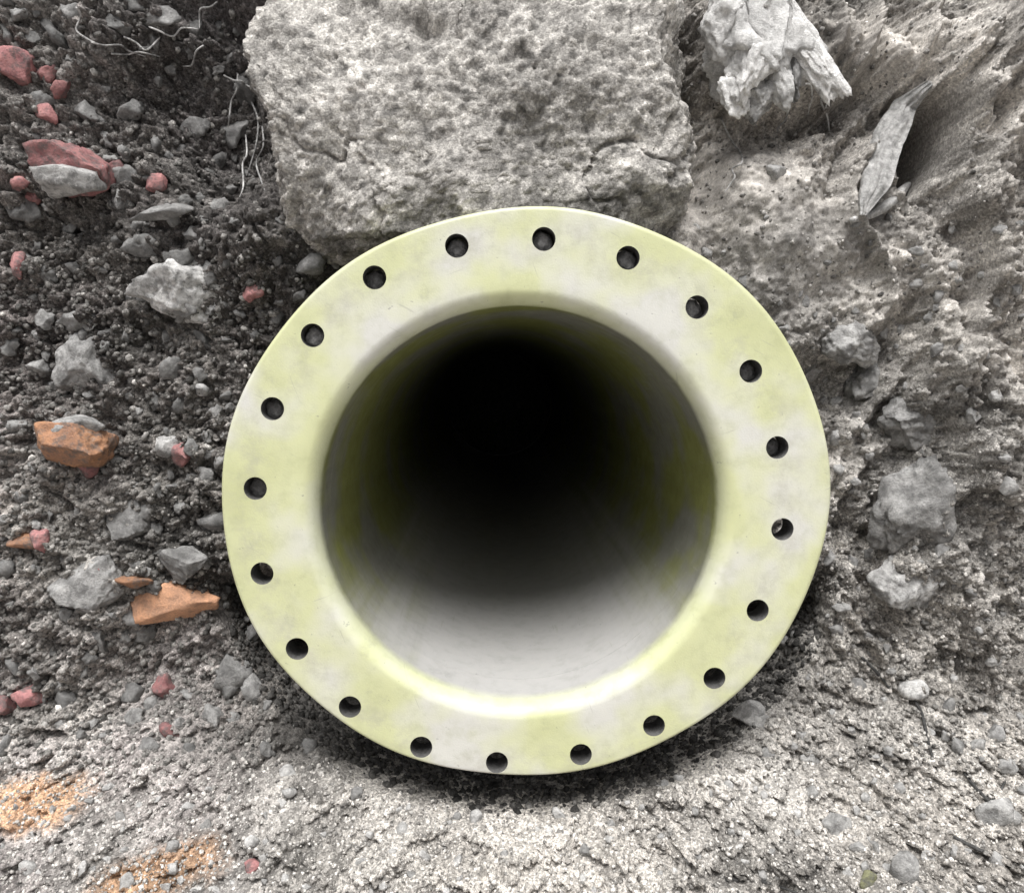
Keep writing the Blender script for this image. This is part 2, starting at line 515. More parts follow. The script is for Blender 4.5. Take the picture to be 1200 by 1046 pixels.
def grid_mesh(name, pts, nu, nv, keep=None, colr=None):
    i, j = np.meshgrid(np.arange(nu - 1), np.arange(nv - 1), indexing='ij')
    a = (i * nv + j).ravel()
    quads = np.c_[a, a + nv, a + nv + 1, a + 1]
    if keep is not None:
        quads = quads[keep[quads].all(1)]
    me = bpy.data.meshes.new(name)
    me.vertices.add(len(pts))
    me.vertices.foreach_set('co', pts.astype(np.float32).ravel())
    me.loops.add(quads.size)
    me.loops.foreach_set('vertex_index', quads.astype(np.int32).ravel())
    me.polygons.add(len(quads))
    me.polygons.foreach_set('loop_start', (np.arange(len(quads)) * 4).astype(np.int32))
    me.polygons.foreach_set('loop_total', np.full(len(quads), 4, np.int32))
    me.update(calc_edges=True)
    me.validate()
    if colr is not None:
        at = me.color_attributes.new('soil_colour', 'FLOAT_COLOR', 'POINT')
        at.data.foreach_set('color', (colr if colr.shape[1] == 4 else np.c_[colr, np.full(len(colr), .75)]).astype(np.float32).ravel())
    return me

# ------------------------------------------------------------------ ground
def axis(lo, hi, step, out, n):
    core = np.arange(lo, hi + 1e-9, step)
    t = np.linspace(0, 1, n + 1)[1:]
    ext = (np.expm1(4.2 * t) / np.expm1(4.2))
    return np.r_[(lo - ext * out)[::-1], core, hi + ext * out]
gx = axis(-1.05, 1.05, .0027, 12, 70)
gv = axis(-.86, .86, .0027, 9, 70)
XX, VV = np.meshgrid(gx, gv, indexing='ij')
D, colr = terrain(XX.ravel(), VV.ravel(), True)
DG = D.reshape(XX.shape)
pts = CAM + np.outer(XX.ravel(), RX) + np.outer(VV.ravel(), UP) + np.outer(D, FW)
back = np.maximum(0, -.38 - pts[:, 1])                      # unseen bank added behind the viewer so light falls mainly from above
pts[:, 2] += np.minimum(3.0 * back, 1.9 + .05 * back)
q = pts - PIPE_C
keep = np.hypot(q @ EX, q @ EY) > .276
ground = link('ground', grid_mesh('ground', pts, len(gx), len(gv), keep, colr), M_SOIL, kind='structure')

# ------------------------------------------------------------------ flanged pipe
def lathe(profile, seg, closed, shape=None):
    """profile of (axial, radius); axis is local +Z = OUT"""
    verts, faces = [], []
    n = len(profile)
    for s in range(seg):
        a = 2 * math.pi * s / seg
        for (z, r) in profile:
            rr = shape(r, a) if shape else r
            verts.append((rr * math.cos(a), rr * math.sin(a), z))
    m = n if closed else n - 1
    for s in range(seg):
        t = (s + 1) % seg
        for k in range(m):
            l = (k + 1) % n
            faces.append((s * n + k, t * n + k, t * n + l, s * n + l))
    return verts, faces

pipe = bpy.data.objects.new('flanged_pipe', None)
COL.objects.link(pipe)
pipe.matrix_world = Matrix(((EX[0], EY[0], OUT[0], PIPE_C[0]), (EX[1], EY[1], OUT[1], PIPE_C[1]), (EX[2], EY[2], OUT[2], PIPE_C[2]), (0, 0, 0, 1)))
pipe['label'] = 'pale yellow-green flanged pipe end with twenty bolt holes coming out of the soil'
pipe['category'] = 'pipe'

prof = [(-.092, .2680), (-.050, .2680)]
for k in range(0, 13):                                     # rounded lip at the mouth
    t = k / 12 * math.pi / 2
    prof.append((-.026 + .026 * math.sin(t), .288 - .020 * math.cos(t)))
for r in (.30, .31, .33, .35, .37):
    prof.append((-.0004 * (r > .3), r))
E_R = .390
for k in range(0, 7):
    t = k / 6 * math.pi / 2
    prof.append((-.006 + .006 * math.cos(t), E_R - .006 + .006 * math.sin(t)))
for k in range(0, 5):
    t = k / 4 * math.pi / 2
    prof.append((-.036 - .004 * math.sin(t), E_R - .004 + .004 * math.cos(t)))
prof += [(-.040, .37), (-.040, .33), (-.043, .295), (-.055, .290), (-.092, .286)]
def shape(r, a):
    if r < .30: return r
    return .30 + (r - .30) * (float(rim_r(a)) + .0012 * math.sin(9 * a + 1) - .30) / (E_R - .30)
vv, ff = lathe(prof, 288, True, shape)
fl_me = mesh('flange', vv, ff)
bm = bmesh.new(); bm.from_mesh(fl_me); bmesh.ops.recalc_face_normals(bm, faces=bm.faces); bm.to_mesh(fl_me); bm.free()
flange = link('flange', fl_me, M_FLANGE, pipe)
HOLES = [(103.4, .3501), (85.2, .3506), (67.2, .354), (49.3, .3487), (31.3, .3509), (13.7, .3481), (-4.4, .35), (-23.3, .3477),
         (-41.3, .3505), (-58.5, .3488), (-76.2, .3472), (-95.2, .3485), (-112.5, .3505), (-130.7, .351), (-148.1, .35),
         (-166.4, .3499), (174.9, .3465), (157.2, .3468), (139.4, .3502), (121.7, .3535)]
bm = bmesh.new()
for (a, r) in HOLES:
    a = math.radians(a)
    bmesh.ops.create_cone(bm, cap_ends=True, segments=28, radius1=.0150, radius2=.0150, depth=.16,
                          matrix=Matrix.Translation((r * math.cos(a), r * math.sin(a), -.02)))
cut_me = bpy.data.meshes.new('cutter'); bm.to_mesh(cut_me); bm.free()
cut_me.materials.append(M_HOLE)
cutter = bpy.data.objects.new('cutter', cut_me); COL.objects.link(cutter); cutter.parent = pipe
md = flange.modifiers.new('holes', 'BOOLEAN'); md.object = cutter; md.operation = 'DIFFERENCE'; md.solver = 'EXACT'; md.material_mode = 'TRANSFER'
bpy.context.view_layer.update()
dg = bpy.context.evaluated_depsgraph_get()
baked = bpy.data.meshes.new_from_object(flange.evaluated_get(dg))
flange.modifiers.clear()
flange.data = baked
baked.polygons.foreach_set('use_smooth', [True] * len(baked.polygons))
baked.set_sharp_from_angle(angle=math.radians(35))
bpy.data.objects.remove(cutter)
for (a, r), dz in zip([HOLES[k] for k in (0, 1, 2, 3, 4, 5, 19, 18, 17, 16)], (-.020, -.016, -.018, -.022, -.024, -.026, -.022, -.02, -.024, -.024)):
    a = math.radians(a)
    bmm = bmesh.new()
    bmesh.ops.create_icosphere(bmm, subdivisions=3, radius=1)
    pv = np.array([v.co[:] for v in bmm.verts]); fv = [tuple(v.index for v in f.verts) for f in bmm.faces]; bmm.free()
    pv = pv * (1 + .22 * fbm(pv * 2.5 + 9 * a, 3, 61)[:, None]) * np.array([.0142, .0142, .009]) + np.array([r * math.cos(a) + random.uniform(-.002, .002), r * math.sin(a) - .003, dz - .004])
    link('packed_mud', mesh('packed_mud', pv, fv), M_MUD, pipe)
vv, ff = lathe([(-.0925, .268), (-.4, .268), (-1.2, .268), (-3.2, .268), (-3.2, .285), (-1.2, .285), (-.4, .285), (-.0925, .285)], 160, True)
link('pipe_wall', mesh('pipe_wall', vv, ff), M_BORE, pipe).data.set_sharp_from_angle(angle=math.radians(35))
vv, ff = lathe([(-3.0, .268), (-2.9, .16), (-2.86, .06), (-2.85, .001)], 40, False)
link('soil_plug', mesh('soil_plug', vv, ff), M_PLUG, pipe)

# ------------------------------------------------------------------ rocks
ICO = {}
def ico(n):
    if n not in ICO:
        bm = bmesh.new()
        bmesh.ops.create_icosphere(bm, subdivisions=n, radius=1)
        bm.verts.ensure_lookup_table()
        ICO[n] = (np.array([v.co[:] for v in bm.verts]), [tuple(v.index for v in f.verts) for f in bm.faces])
        bm.free()
    return ICO[n]

def rock_points(seed, sub, cuts=9, lo=.45, hi=.85, rough=.06, layers=0.0, box=0.0):
    rs = np.random.RandomState(seed)
    p, f = ico(sub)
    p = p.copy()
    if box:                                               # push towards a box: bricks
        p = p / np.abs(p).max(1)[:, None] * box + p * (1 - box)
        p = np.clip(p, -.86, .86)
    for _ in range(cuts):
        n = rs.normal(size=3); n /= np.linalg.norm(n)
        hgt = rs.uniform(lo, hi) * (1.25 if box else 1)
        e = np.maximum(0, p @ n - hgt)
        p = p - e[:, None] * n * .96
    r = np.linalg.norm(p, axis=1)[:, None]
    p = p + p / r * (rough * fbm(p * 2.2 + seed, 4, seed)[:, None] + .35 * rough * fbm(p * 9 + seed, 3, seed + 9)[:, None])
    if layers:
        p[:, 0:2] *= (1 + layers * np.sin(p[:, 2:3] * 9 + 2 * fbm(p * 2, 2, seed)[:, None]))
    return p, f

def frame(roll, tilt=0.0, yaw=0.0):
    """axes: width along the photo's right, height along its up, depth towards the viewer, then turned"""
    B = Matrix(((RX[0], UP[0], -FW[0]), (RX[1], UP[1], -FW[1]), (RX[2], UP[2], -FW[2])))
    return B @ Matrix.Rotation(roll, 3, 'Z') @ Matrix.Rotation(tilt, 3, 'X') @ Matrix.Rotation(yaw, 3, 'Y')

def place_rock(name, mat, label, cat, px, py, w, h, dep, seed, roll=0, tilt=0, yaw=0, sub=4, sink=.35, **kw):
    """w, h, dep in photo pixels; sits on the earth at (px, py), partly sunk in"""
    c, d = surf(px, py)
    s = d / F_PX
    p, f = rock_points(seed, sub, **kw)
    p = p * (np.array([w, h, dep]) * .5 * s / .80)
    me = mesh(name, p, f)
    o = link(name, me, mat, None, label, cat)
    c = c - FW * (dep * .5 * s * (1 - 2 * sink))
    o.matrix_world = Matrix.Translation(c) @ frame(math.radians(roll), math.radians(tilt), math.radians(yaw)).to_4x4()
    return o

def add_part(parent, name, mat, seed, off, size, sub=4, **kw):
    p, f = rock_points(seed, sub, **kw)
    p = p * np.array(size) * .5 / .8 + np.array(off)
    return link(name, mesh(name, p, f), mat, parent)

# pale rough block above the pipe --------------------------------------------------
def block():
    n = 150
    t = np.linspace(-1, 1, n)
    faces_pts, idx, quads = [], {}, []
    pl = []
    for axis_, sgn in ((0, 1), (0, -1), (1, 1), (1, -1), (2, 1), (2, -1)):
        A, B = np.meshgrid(t, t, indexing='ij')
        P = np.zeros((n * n, 3)); P[:, axis_] = sgn
        P[:, (axis_ + 1) % 3] = A.ravel(); P[:, (axis_ + 2) % 3] = B.ravel()
        base = len(pl) * n * n
        i, j = np.meshgrid(np.arange(n - 1), np.arange(n - 1), indexing='ij')
        a = (i * n + j).ravel() + base
        qd = np.c_[a, a + n, a + n + 1, a + 1]
        quads.append(qd if sgn > 0 else qd[:, ::-1]); pl.append(P)
    P = np.concatenate(pl); Q = np.concatenate(quads)
    r = np.linalg.norm(P, axis=1)[:, None]
    S = P * (1 - .15 * (r - 1) / .732)               # soften the corners
    C, d = surf(545, 120)
    d = 1.075
    sc = d / F_PX
    half = np.array([255 * sc, 215 * sc, .16])
    L = S * half
    up = S[:, 1:2]
    L[:, 0:1] += (-up * 22 * sc) * (S[:, 0:1] > 0) + .024 * fbm(np.c_[L[:, 1] * 8, L[:, 2] * 8], 3, 211)[:, None]
    L[:, 2] += .022 * fbm(L[:, :2] * 6, 3, 201) - .13 * smooth(.55, 1.0, -S[:, 1]) * smooth(.45, 1.0, np.abs(S[:, 0]))
    dirn = P / r
    px = 545 + L[:, 0] / sc; py = 95 - L[:, 1] / sc
    dent = np.exp(-(((px - 490) / 34) ** 2 + ((py - 58 - .25 * (px - 490)) / 17) ** 2))
    hollow = np.exp(-(((px - 610) / 70) ** 2 + ((py - 200) / 55) ** 2))
    ckb = np.abs(fbm(L * 5 + 7, 4, 213)); dsp = .0035 * fbm(L * 28, 4, 203, .6) - .012 * (1 - smooth(0, .035, ckb)) + .0030 * fbm(L * 105, 3, 205, .65) - .030 * dent - .022 * hollow
    f1, f2, rid = worley(L[:, :2] * 85 + .3 * vnoise(L * 60, 209)[:, None] + L[:, 2:3] * 31, 207)
    dsp += .0045 * smooth(0, .35, f2 - f1) * rid - .006 * (rid > .80) * (1 - smooth(.1, .4, f1))
    L = L + dirn * dsp[:, None]
    tone = .39 * (1 + .18 * fbm(L * 7, 4, 221)) * (1 + .25 * fbm(L * 45, 3, 223)) * (1 + .22 * fbm(L * 160, 2, 225)) * (1 + .75 * (rid - .5))
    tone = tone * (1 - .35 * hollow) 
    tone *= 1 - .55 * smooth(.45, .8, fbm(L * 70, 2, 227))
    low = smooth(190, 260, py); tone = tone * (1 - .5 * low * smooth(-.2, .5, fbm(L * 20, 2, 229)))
    tone = np.clip(tone, .06, .80)
    me = bpy.data.meshes.new('concrete_block')
    bmv = L
    me.vertices.add(len(bmv)); me.vertices.foreach_set('co', bmv.astype(np.float32).ravel())
    me.loops.add(Q.size); me.loops.foreach_set('vertex_index', Q.astype(np.int32).ravel())
    me.polygons.add(len(Q))
    me.polygons.foreach_set('loop_start', (np.arange(len(Q)) * 4).astype(np.int32))
    me.polygons.foreach_set('loop_total', np.full(len(Q), 4, np.int32))
    me.update(calc_edges=True)
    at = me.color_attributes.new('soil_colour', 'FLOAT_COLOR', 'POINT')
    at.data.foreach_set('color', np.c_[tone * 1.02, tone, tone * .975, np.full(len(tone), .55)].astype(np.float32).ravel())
    bm = bmesh.new(); bm.from_mesh(me)
    bmesh.ops.remove_doubles(bm, verts=bm.verts, dist=1e-5)
    bmesh.ops.recalc_face_normals(bm, faces=bm.faces)
    bm.to_mesh(me); bm.free()
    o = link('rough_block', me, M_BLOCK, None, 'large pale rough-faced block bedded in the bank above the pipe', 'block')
    cpos = cam2world([(555 - CX) * sc, (95 - CY) * sc, d + .115])
    o.matrix_world = Matrix.Translation(cpos) @ frame(math.radians(0), math.radians(-3), 0).to_4x4()
block()

# white rock at the top right, with its tilted plate ------------------------------------
wr = place_rock('white_rock', M_LIME, 'large splintered white rock above a dark hollow in the right bank', 'rock', 880, 62, 118, 150, 80, 301, roll=4, sub=5, sink=.30, cuts=12, lo=.5, hi=.85, rough=.20)
s_ = 1.1 / F_PX
for k, (ox, oy, oz, w, h, dd, rl) in enumerate([(52, 8, 26, 40, 150, 26, 27), (-34, 40, 30, 62, 90, 40, -4), (6, 10, 40, 50, 110, 34, 6), (-22, -30, 34, 44, 84, 36, -8),
                                                (22, -44, 30, 30, 70, 30, 12), (-4, -62, 26, 34, 50, 30, -14), (-40, -62, 22, 34, 44, 28, 10), (40, -40, 18, 22, 64, 22, -4), (20, 52, 44, 30, 70, 24, -10)]):
    add_part(wr, 'shard', M_LIME if k not in (5, 7) else M_PALE, 307 + 2 * k, (0, 0, 0), (w * s_, h * s_, dd * s_), 5, cuts=9, lo=.42, hi=.85, rough=.20).matrix_local = \
        Matrix.Translation((ox * .9 * s_, (oy - 6) * s_, (oz - 8) * s_)) @ Matrix.Rotation(math.radians(rl), 4, 'Z')

# bricks and distinct stones on the left ------------------------------------------------
b1 = place_rock('half_brick', M_BRICK, 'half brick with red top and pale mortar on its lower face', 'brick', 96, 200, 66, 58, 60, 401, roll=6, tilt=24, sub=5, cuts=12, rough=.09, box=.6, sink=.3)
add_part(b1, 'mortar', M_MORTAR, 403, (2 * s_, -13 * s_, 22 * s_), (64 * s_, 36 * s_, 40 * s_), 4, cuts=6, rough=.07, box=.7)
b2 = place_rock('brick_fragment', M_ORANGE, 'broken orange brick with a pale pointed mortar cap in the soil', 'brick', 92, 522, 70, 42, 46, 407, roll=-3, tilt=-10, sub=5, cuts=8, rough=.07, box=.6, sink=.3)
add_part(b2, 'mortar', M_PALE, 409, (2 * s_, 17 * s_, 4 * s_), (58 * s_, 32 * s_, 36 * s_), 4, cuts=9, rough=.06)
place_rock('brick_fragment', M_BRICK, 'red brick corner high in the dark soil below the tangled rootlets', 'brick', 18, 76, 44, 30, 30, 411, roll=-20, box=.6, cuts=7)
place_rock('flat_brick', M_SLAB, 'flat bright orange brick slab next to the pipe flange', 'brick', 207, 703, 84, 44, 30, 413, roll=4, box=.5, cuts=11, sink=.4, rough=.09)
place_rock('brick_chip', M_ORANGE, 'small orange brick chip at the edge of a flat grey stone', 'brick', 158, 680, 36, 16, 18, 415, roll=-4, sub=3)
place_rock('brick_chip', M_ORANGE, 'orange brick chip touching a red chip in the grey soil', 'brick', 30, 634, 34, 22, 22, 417, roll=-10, sub=3)
place_rock('white_stone', M_WHITE, 'rough white stone with ragged edges in the dark soil', 'stone', 214, 345, 90, 62, 62, 419, roll=10, sub=5, sink=.38, cuts=12, rough=.13, layers=.05)
place_rock('pointed_stone', M_PALE, 'pale grey pointed stone leaning in the dark soil', 'stone', 106, 416, 72, 92, 50, 423, roll=-8, sub=5, cuts=9, lo=.35, hi=.7, rough=.12, sink=.46)
place_rock('flat_stone', M_GREY, 'wide flat grey stone with an orange chip on its edge', 'stone', 112, 686, 108, 66, 40, 425, roll=18, sub=5, cuts=16, lo=.35, hi=.8, rough=.08, sink=.46)
place_rock('flat_stone', M_GREY, 'angular grey stone between the broken orange brick and the wide flat stone', 'stone', 156, 606, 66, 78, 40, 427, roll=30, sub=5, cuts=16, lo=.35, hi=.8, rough=.08, sink=.46)
place_rock('flat_stone', M_GREY, 'angular grey stone just above the orange brick slab', 'stone', 214, 662, 66, 56, 36, 429, roll=-12, sub=5, cuts=16, lo=.35, hi=.8, rough=.08, sink=.46)
place_rock('white_pebble', M_WHITE, 'small bright white pebble with a red chip beside it', 'stone', 194, 522, 26, 26, 24, 431, sub=3)
place_rock('white_pebble', M_WHITE, 'tiny bright white stone near the upper left of the flange', 'stone', 237, 457, 14, 13, 14, 433, sub=3)
place_rock('round_stone', M_GREY, 'round grey stone in the shadow beside the lower flange', 'stone', 272, 786, 40, 34, 34, 435, sub=4, cuts=5, rough=.05)
place_rock('slab_stone', M_CLOD, 'flat dark stone under the half brick', 'stone', 190, 252, 66, 20, 30, 441, roll=4, sub=4)

# distinct stones on the right ------------------------------------------------------------
place_rock('pale_boulder', M_PALE, 'knobbly pale boulder sunk in the bank right of the flange', 'rock', 1082, 600, 84, 116, 60, 501, roll=-12, sub=5, cuts=14, rough=.17, sink=.64)
place_rock('pale_boulder', M_PALE, 'lower knobbly pale boulder beneath a larger one in the bank', 'rock', 1072, 682, 70, 62, 48, 503, roll=20, sub=5, cuts=14, rough=.17, sink=.60)
place_rock('split_stone', M_PALE, 'pale split stone above a dark gap near the right flange edge', 'stone', 996, 398, 66, 52, 46, 505, roll=-25, sub=5, cuts=14, rough=.17, sink=.50)
place_rock('split_stone', M_GREY, 'grey upright stone below the pale split stone', 'stone', 1012, 448, 44, 72, 44, 507, roll=-8, sub=5, cuts=14, rough=.17, sink=.50)
place_rock('clay_lump', M_GREY, 'rough grey clay lump at the foot of the fibrous earth ridge', 'clay lump', 1070, 492, 84, 60, 46, 509, roll=15, sub=5, cuts=14, rough=.17, sink=.50)
place_rock('white_pebble', M_WHITE, 'small white stone on smooth clay below the white rock', 'stone', 907, 203, 22, 18, 18, 511, sub=3)
place_rock('round_stone', M_GREY, 'small round grey stone alone on the pale sand', 'stone', 980, 966, 28, 28, 24, 513, sub=4, cuts=4, rough=.04, sink=.5)
place_rock('round_stone', M_GREY, 'round grey stone beside a dark gap in the pale sand', 'stone', 1060, 1018, 30, 34, 24, 515, sub=4, cuts=4, rough=.04, sink=.5)
place_rock('white_pebble', M_WHITE, 'white stone at the forked end of a dark twig', 'stone', 1069, 806, 28, 22, 20, 517, sub=3)
place_rock('angular_stone', M_PALE, 'angular pale stone lying against the right edge of the flange shadow', 'stone', 880, 838, 38, 30, 28, 519, sub=4)
place_rock('angular_stone', M_PALE, 'angular pale stone near two dark twigs on the sand', 'stone', 1165, 950, 40, 28, 26, 521, roll=20, sub=4)
place_rock('moss_stone', M_MOSS, 'small olive stone at the foot of the pale sand', 'stone', 1016, 1030, 22, 18, 16, 523, sub=3)

# ------------------------------------------------------------------ roots, bark, twigs
def tube(points, radii, seg=10, rough=0.0, ridges=0.0, seed=0, sub=8):
    P = np.array(points, float); R = np.array(radii, float)
    n = len(P); t = np.linspace(0, n - 1, (n - 1) * sub + 1)
    def cr(A, u):
        i = np.clip(np.floor(u).astype(int), 0, n - 2); f = (u - i)[:, None]
        a = A[np.clip(i - 1, 0, n - 1)]; b = A[i]; c = A[i + 1]; d = A[np.clip(i + 2, 0, n - 1)]
        return .5 * (2 * b + (c - a) * f + (2 * a - 5 * b + 4 * c - d) * f ** 2 + (3 * b - a - 3 * c + d) * f ** 3)
    C = cr(P, t); rad = np.interp(t, np.arange(n), R)
    T = np.gradient(C, axis=0); T /= np.linalg.norm(T, axis=1)[:, None]
    ref = -FW
    verts = []
    for k in range(len(C)):
        s = np.cross(T[k], ref); s /= np.linalg.norm(s); w = np.cross(s, T[k])
        for j in range(seg):
            a = 2 * math.pi * j / seg
            verts.append(C[k] + rad[k] * (s * math.cos(a) + w * math.sin(a)))
    V = np.array(verts)
    if rough or ridges:
        ctr = np.repeat(C, seg, 0); dirn = V - ctr
        k = np.repeat(np.arange(len(C)), seg); j = np.tile(np.arange(seg), len(C))
        rg = vnoise(np.c_[np.cos(2 * math.pi * j / seg) * 5.2 + seed + k * .015, np.sin(2 * math.pi * j / seg) * 5.2 + k * .025], seed)
        V = ctr + dirn * (1 + rough * fbm(V * 40, 3, seed) + ridges * rg)[:, None]
    F = []
    for k in range(len(C) - 1):
        for j in range(seg):
            l = (j + 1) % seg
            F.append((k * seg + j, k * seg + l, (k + 1) * seg + l, (k + 1) * seg + j))
    F.append(tuple(range(seg))[::-1]); F.append(tuple((len(C) - 1) * seg + j for j in range(seg)))
    return V, F

def strand(name, pix, rpx, mat, label, cat, lift=2.0, group=None, parent=None, **kw):
    s = 1.15 / F_PX
    P = [surf(x, y, (lift if not isinstance(lift, (list, tuple)) else lift[i]) * s)[0] for i, (x, y) in enumerate(pix)]
    R = [r * s for r in rpx]
    V, F = tube(P, R, **kw)
    return link(name, mesh(name, V, F), mat, parent, label, cat, group)

strand('side_root', [(998, 258), (1018, 252), (1042, 238), (1064, 216)], [3, 5, 6, 4], M_BARK, 'short pale root end poking out below the torn bark', 'root', lift=8, seg=12, rough=.15, ridges=.2, seed=12, sub=12)

def peeled_bark():
    """a torn strip of bark, arched, its right edge standing over a black slot"""
    s = 1.13 / F_PX
    lef = [(1088, 94), (1048, 118), (1022, 160), (1010, 205), (1006, 252)]
    rig = [(1092, 100), (1074, 128), (1059, 168), (1046, 212), (1016, 252)]
    n, m = 80, 18
    t = np.linspace(0, 4, n)
    dl = np.array([min(surf(*a_)[1], surf(.5 * (a_[0] + b_[0]), .5 * (a_[1] + b_[1]))[1]) for a_, b_ in zip(lef, rig)]) - 3 * s
    I = lambda arr, k: np.interp(t, range(5), [q[k] for q in arr])
    D_ = np.interp(t, range(5), dl)
    rows = []
    for side in (0, 1):
        for j in (range(m) if side == 0 else reversed(range(m))):
            u = j / (m - 1)
            x = I(lef, 0) * (1 - u) + I(rig, 0) * u; y = I(lef, 1) * (1 - u) + I(rig, 1) * u
            arch = (16 * math.sin(math.pi * u * .62) ** .8 + 1.6 * math.sin(u * 19) + 2) * np.sin(np.pi * np.clip(t / 4 * .92 + .04, 0, 1)) ** .6
            d = D_ - arch * s + side * 5 * s
            rows.append(CAM + np.outer((x - CX) / F_PX * d, RX) - np.outer((y - CY) / F_PX * d, UP) + np.outer(d, FW))
    V = np.array(rows).transpose(1, 0, 2)
    L = V.shape[1]
    jj = np.tile(np.arange(L), n); kk = np.repeat(np.arange(n), L)
    V = V.reshape(-1, 3)
    V = V - FW * (.0022 * vnoise(np.c_[jj * .8, kk * .05], 57) + .0012 * fbm(V * 90, 3, 55))[:, None] + RX * (.0030 * vnoise(np.c_[jj * .1, kk * .14], 59))[:, None]
    F = [(k * L + j, k * L + (j + 1) % L, (k + 1) * L + (j + 1) % L, (k + 1) * L + j) for k in range(n - 1) for j in range(L)]
    F.append(tuple(range(L))[::-1]); F.append(tuple((n - 1) * L + j for j in range(L)))
    me = mesh('bark_strip', V, F)
    bm = bmesh.new(); bm.from_mesh(me); bmesh.ops.recalc_face_normals(bm, faces=bm.faces); bm.to_mesh(me); bm.free()
    link('bark_strip', me, M_BARK, None, 'pale torn strip of bark arched beside a black slot in the bank', 'bark').data.set_sharp_from_angle(angle=math.radians(50))
peeled_bark()

TW = [([(1068, 815), (1080, 835), (1088, 870), (1098, 903)], 'thin dark twig with a white stone at its upper end'),
      ([(1130, 905), (1146, 925), (1163, 938), (1178, 915)], 'forked dark twig end lying on pale sand'),
      ([(1118, 980), (1150, 996), (1200, 1012)], 'long dark twig at the very foot of the pale sand'),
      ([(1018, 884), (1030, 894), (1042, 904)], 'short thick dark twig lying alone on the sand'),
      ([(1010, 770), (1030, 790), (1042, 806)], 'thin dark twig between the boulders and the flange'),
      ([(850, 1030), (895, 1033), (935, 1046)], 'dark twig beneath the olive stone')]
for pix, lab in TW:
    strand('twig', pix, [2.0] * (len(pix) - 1) + [1.1], M_TWIG, lab, 'twig', lift=1.0, group='dark twigs on the lower right soil', seg=6, sub=8)

FIB = [([(292, 160), (288, 195), (280, 232)], 'left'), ([(298, 120), (300, 165), (293, 210)], 'left'), ([(308, 150), (303, 190), (308, 225)], 'left'),
       ([(262, 92), (282, 92), (298, 104)], 'left'), ([(283, 85), (268, 120), (272, 150)], 'left'),
       ([(92, 10), (90, 35), (108, 52)], 'top'), ([(110, 52), (140, 55), (172, 66)], 'top'), ([(135, 60), (158, 62), (186, 70)], 'top'),
       ([(150, 46), (176, 56), (190, 45)], 'top'), ([(175, 35), (205, 40), (228, 34)], 'top'), ([(235, 52), (230, 70), (216, 80)], 'top'), ([(252, 5), (240, 14), (232, 30)], 'top'),
       ([(848, 140), (858, 165), (868, 188), (857, 205), (852, 224)], 'right'), ([(946, 95), (948, 112), (946, 140)], 'right'), ([(972, 88), (974, 108), (970, 128)], 'right'),
       ([(918, 118), (920, 140), (914, 160)], 'right'), ([(885, 112), (888, 135), (884, 150)], 'right'), ([(960, 92), (962, 120), (968, 150)], 'right'),
       ]
FL = {'left': 'thin pale rootlet hanging beside the left edge of the pale block',
      'top': 'thin pale rootlet tangled in the dark soil above the bricks',
      'right': 'thin pale rootlet dangling near the white rock'}
for pix, k in FIB:
    pix = [q for a_, b_ in zip(pix[:-1], pix[1:]) for q in (a_, (.5 * (a_[0] + b_[0]), .5 * (a_[1] + b_[1])))] + [pix[-1]]
    pix = [(x + random.uniform(-5, 5), y + random.uniform(-4, 4)) for x, y in pix]
    strand('rootlet', pix, [1.15] * (len(pix) - 1) + [.5], M_FIBRE, FL[k], 'root', lift=[6 + 4 * random.random() for _ in pix], group='rootlets ' + k, seg=6, sub=8)

# ------------------------------------------------------------------ small stones, clods and chips
def hull_mesh(name, seed, rough=.05, sub=3):
    p, f = rock_points(seed, sub, cuts=10, lo=.42, hi=.8, rough=rough)
    return mesh(name, p / .8, f)

def near_pipe(px, py, m=0):
    a = math.atan2(-(py - 577), px - 614)
    return ((px - 614) / (352 + m)) ** 2 + ((py - 577) / (334 + m)) ** 2 < 1

KINDS = {
    'soil_clod': (M_CLOD, [hull_mesh('soil_clod', 600 + k, .22) for k in range(8)], 'small dark clod on the crumbly soil left of the pipe', 'clod', 'clods on the left soil'),
    'pebble': (M_PEBBLE, [hull_mesh('pebble', 620 + k, .09) for k in range(8)], 'small pale pebble bedded in the light sand below the pipe', 'pebble', 'pebbles in the pale sand'),
    'stone_chip': (M_CHIP, [hull_mesh('stone_chip', 640 + k, .15) for k in range(8)], 'small grey stone chip on the clay bank right of the pipe', 'stone', 'stone chips on the right bank'),
    'red_chip': (M_BRICK, [hull_mesh('red_chip', 660 + k, .14) for k in range(5)], 'small red brick chip scattered in the soil left of the pipe', 'brick', 'red brick chips in the soil'),
}
for k, (mt, ms, *_r) in KINDS.items():
    for me in ms:
        me.materials.append(mt)
        me.polygons.foreach_set('use_smooth', [True] * len(me.polygons))
